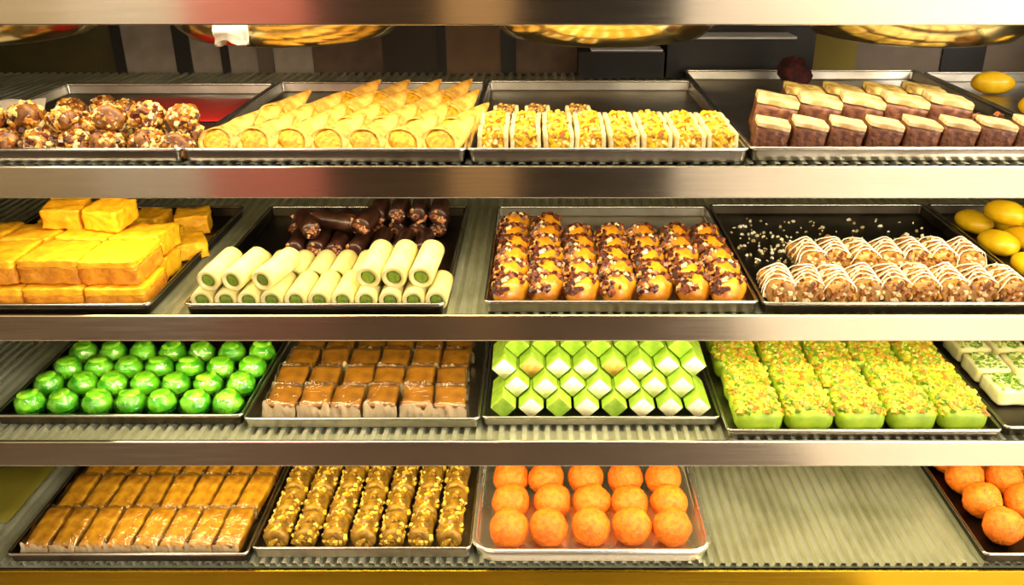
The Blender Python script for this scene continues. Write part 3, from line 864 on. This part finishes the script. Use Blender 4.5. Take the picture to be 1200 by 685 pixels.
# --- bottom row, second tray: small golden rolls
grl = food('golden_roll', '#a07818', '#54380e', 90, .45, .6, coat=.1)
gyl = bits('yellow_flakes', ['#cfa426', '#a87e18', '#dcc258', '#7e5a12'], .4)
def srl(seed):
    rnd = random.Random(seed)
    V, F = logs(.0145, .044, seed, .003, 80)
    pts = []
    for _ in range(30):
        a = rnd.uniform(.1, pi - .1); y = rnd.uniform(-.02, .02)
        pts.append(((.0145*cos(a), y, .0145 + .0145*sin(a)), (cos(a), 0, sin(a))))
    for _ in range(16):
        a = rnd.uniform(0, 6.3); q = .012*rnd.random()
        pts.append(((q*cos(a), -.022, .0145 + q*sin(a)), (0, -1, 0)))
    V2, F2 = chips(pts, .003, .007, seed)
    return [('roll_body', mesh_from('roll_body', V, F, grl), None, None), ('flakes', mesh_from('flakes', V2, F2, gyl, False), 'stuff', None)]
K = Kind('golden_roll', 'sweet', 'small golden flaky rolls', [srl(i) for i in range(3)])
for j in range(4):
    for i in range(7):
        K.put((-.3525 + .0385*i, .044 + .052*j, Z4 + .001), (0, 0, J(.06)), f'small golden flaky roll, {pos(i, 7)} in the {RN[j]} row of its tray', 1.1)

# --- bottom row: orange balls
ora = food('orange_crumb', '#e88206', '#d46004', 160, .6, .8, 420, rvar=.06)
def lad(seed): return [('orange_ball', mesh_bm('orange_ball', lump_bm(.0262, .0262, .0255, .0018, 60, seed, 4, .08, .0012, 330), ora), None, None)]
K = Kind('orange_ball', 'sweet', 'orange crumbly balls', [lad(i) for i in range(4)])
for j in range(3):
    n = 5
    for i in range(n):
        K.put((-.0445 + .0555*i + (.004 if j % 2 else 0), .040 + .0545*j, Z4 + .0015), (J(.12), J(.12), J(3)), f'orange crumbly ball, {pos(i, n)} in the {RN[j]} row of the round cornered tray')
lr = [('front', .043, [.622]), ('second', .097, [.623, .678]), ('third', .151, [.622, .677]), ('fourth', .205, [.622, .677, .732])]
for rn, y, xs in lr:
    for i, x in enumerate(xs):
        K.put((x, y, Z4 + .0015), (J(.12), J(.12), J(3)), f'orange crumbly ball, {pos(i, len(xs)) if len(xs) > 1 else "alone"} in the {rn} row of the right tray')

# ------------------------------------------------------------------ things at the back of the top row
def basin(x, label):
    root = empty('brass_basin', (x, .255, 1.292))
    tag(root, label, 'basin', 'brass basins under the top band')
    prof = [(.0, 0), (.098, .0), (.126, .006), (.142, .020), (.149, .040), (.151, .070), (.152, .0845)]
    prof += [(.150, .0845), (.148, .070), (.146, .041), (.139, .022), (.124, .008), (.096, .002), (.0, .002)]
    V, F = lathe(prof, 48)
    obj('bowl', mesh_from('bowl', V, F, M['brass']), root)
    V, F = lathe([(.152, .0845), (.194, .0845), (.196, .086), (.194, .0875), (.150, .0875), (.1495, .086), (.152, .0845)], 48)
    obj('rim', mesh_from('rim', V, F, M['brass']), root)
basin(-.71, 'brass basin hanging below the top band at the far left')
basin(-.318, 'brass basin hanging below the top band, above the cone pastries')
basin(.082, 'brass basin hanging below the top band, above the nut bars')
basin(.478, 'brass basin hanging below the top band, above the chocolate squares')
redm = plain('red_paper', '#b5201c', .35)
bm = rough_box(.165, .15, .0015, .0012, 30, 2, 8, .0004)
tag(obj('red_sheet', mesh_bm('red_sheet', bm, redm), None, (-.487, .262, ZF[1] + .0015)), 'glossy red sheet lying at the back of the top left tray', 'paper')
bm = rough_box(.06, .05, .0012, .004, 40, 5, 8, .0004)
for v in bm.verts: v.co.z += .02 * (v.co.y / .05 + .5) ** 2
tag(obj('paper_scrap', mesh_bm('paper_scrap', bm, plain('grey_paper', '#b9ad98', .7)), None, (-.650, .175, ZF[1] + .0015), (R(12), 0, R(20))), 'crumpled pale paper scrap behind the nut clusters', 'paper')
# steel box stack behind the right half of the top row
rack = empty('steel_ledge', (.30, .53, ZF[1] - .001)); tag(rack, 'low dark fronted steel ledge with painted pale gleam on top behind the chocolate tray', 'ledge')
palet = steel('gleam_ledge_top', '#f2f4fc', .35, (3, 3, 3), .05, metal=0)  # gleam of the steel top put into this pale colour
box('ledge_body', -.10, .10, -.026, .028, 0, .060, M['post'], rack)
box('ledge_top', -.102, .102, -.028, .028, .0604, .064, palet, rack, .001)
box('lower_body', -.24, -.104, -.026, .028, 0, .040, M['post'], rack)
box('lower_top', -.22, -.106, -.020, .020, .0404, .043, palet, rack, .001)
wrapm = plain('white_plastic', '#9c958c', .3, '#6e675e', 60)
bm = rough_box(.034, .014, .060, .013, 60, 8, 12, .003)
tag(obj('plastic_bag', mesh_bm('plastic_bag', bm, wrapm), None, (-.335, .070, 1.306), (0, 0, .1)), 'crumpled white plastic bag hanging below the top band before a basin', 'bag')

bm = rough_box(.15, .26, .002, .001, 25, 4, 8, .0005)
tag(obj('yellow_sheet', mesh_bm('yellow_sheet', bm, plain('olive_yellow_plastic', '#6e661c', .5)), None, (-.822, .21, ZF[4] + .0005)), 'olive yellow sheet lying left of the golden bars on the bottom shelf', 'sheet')
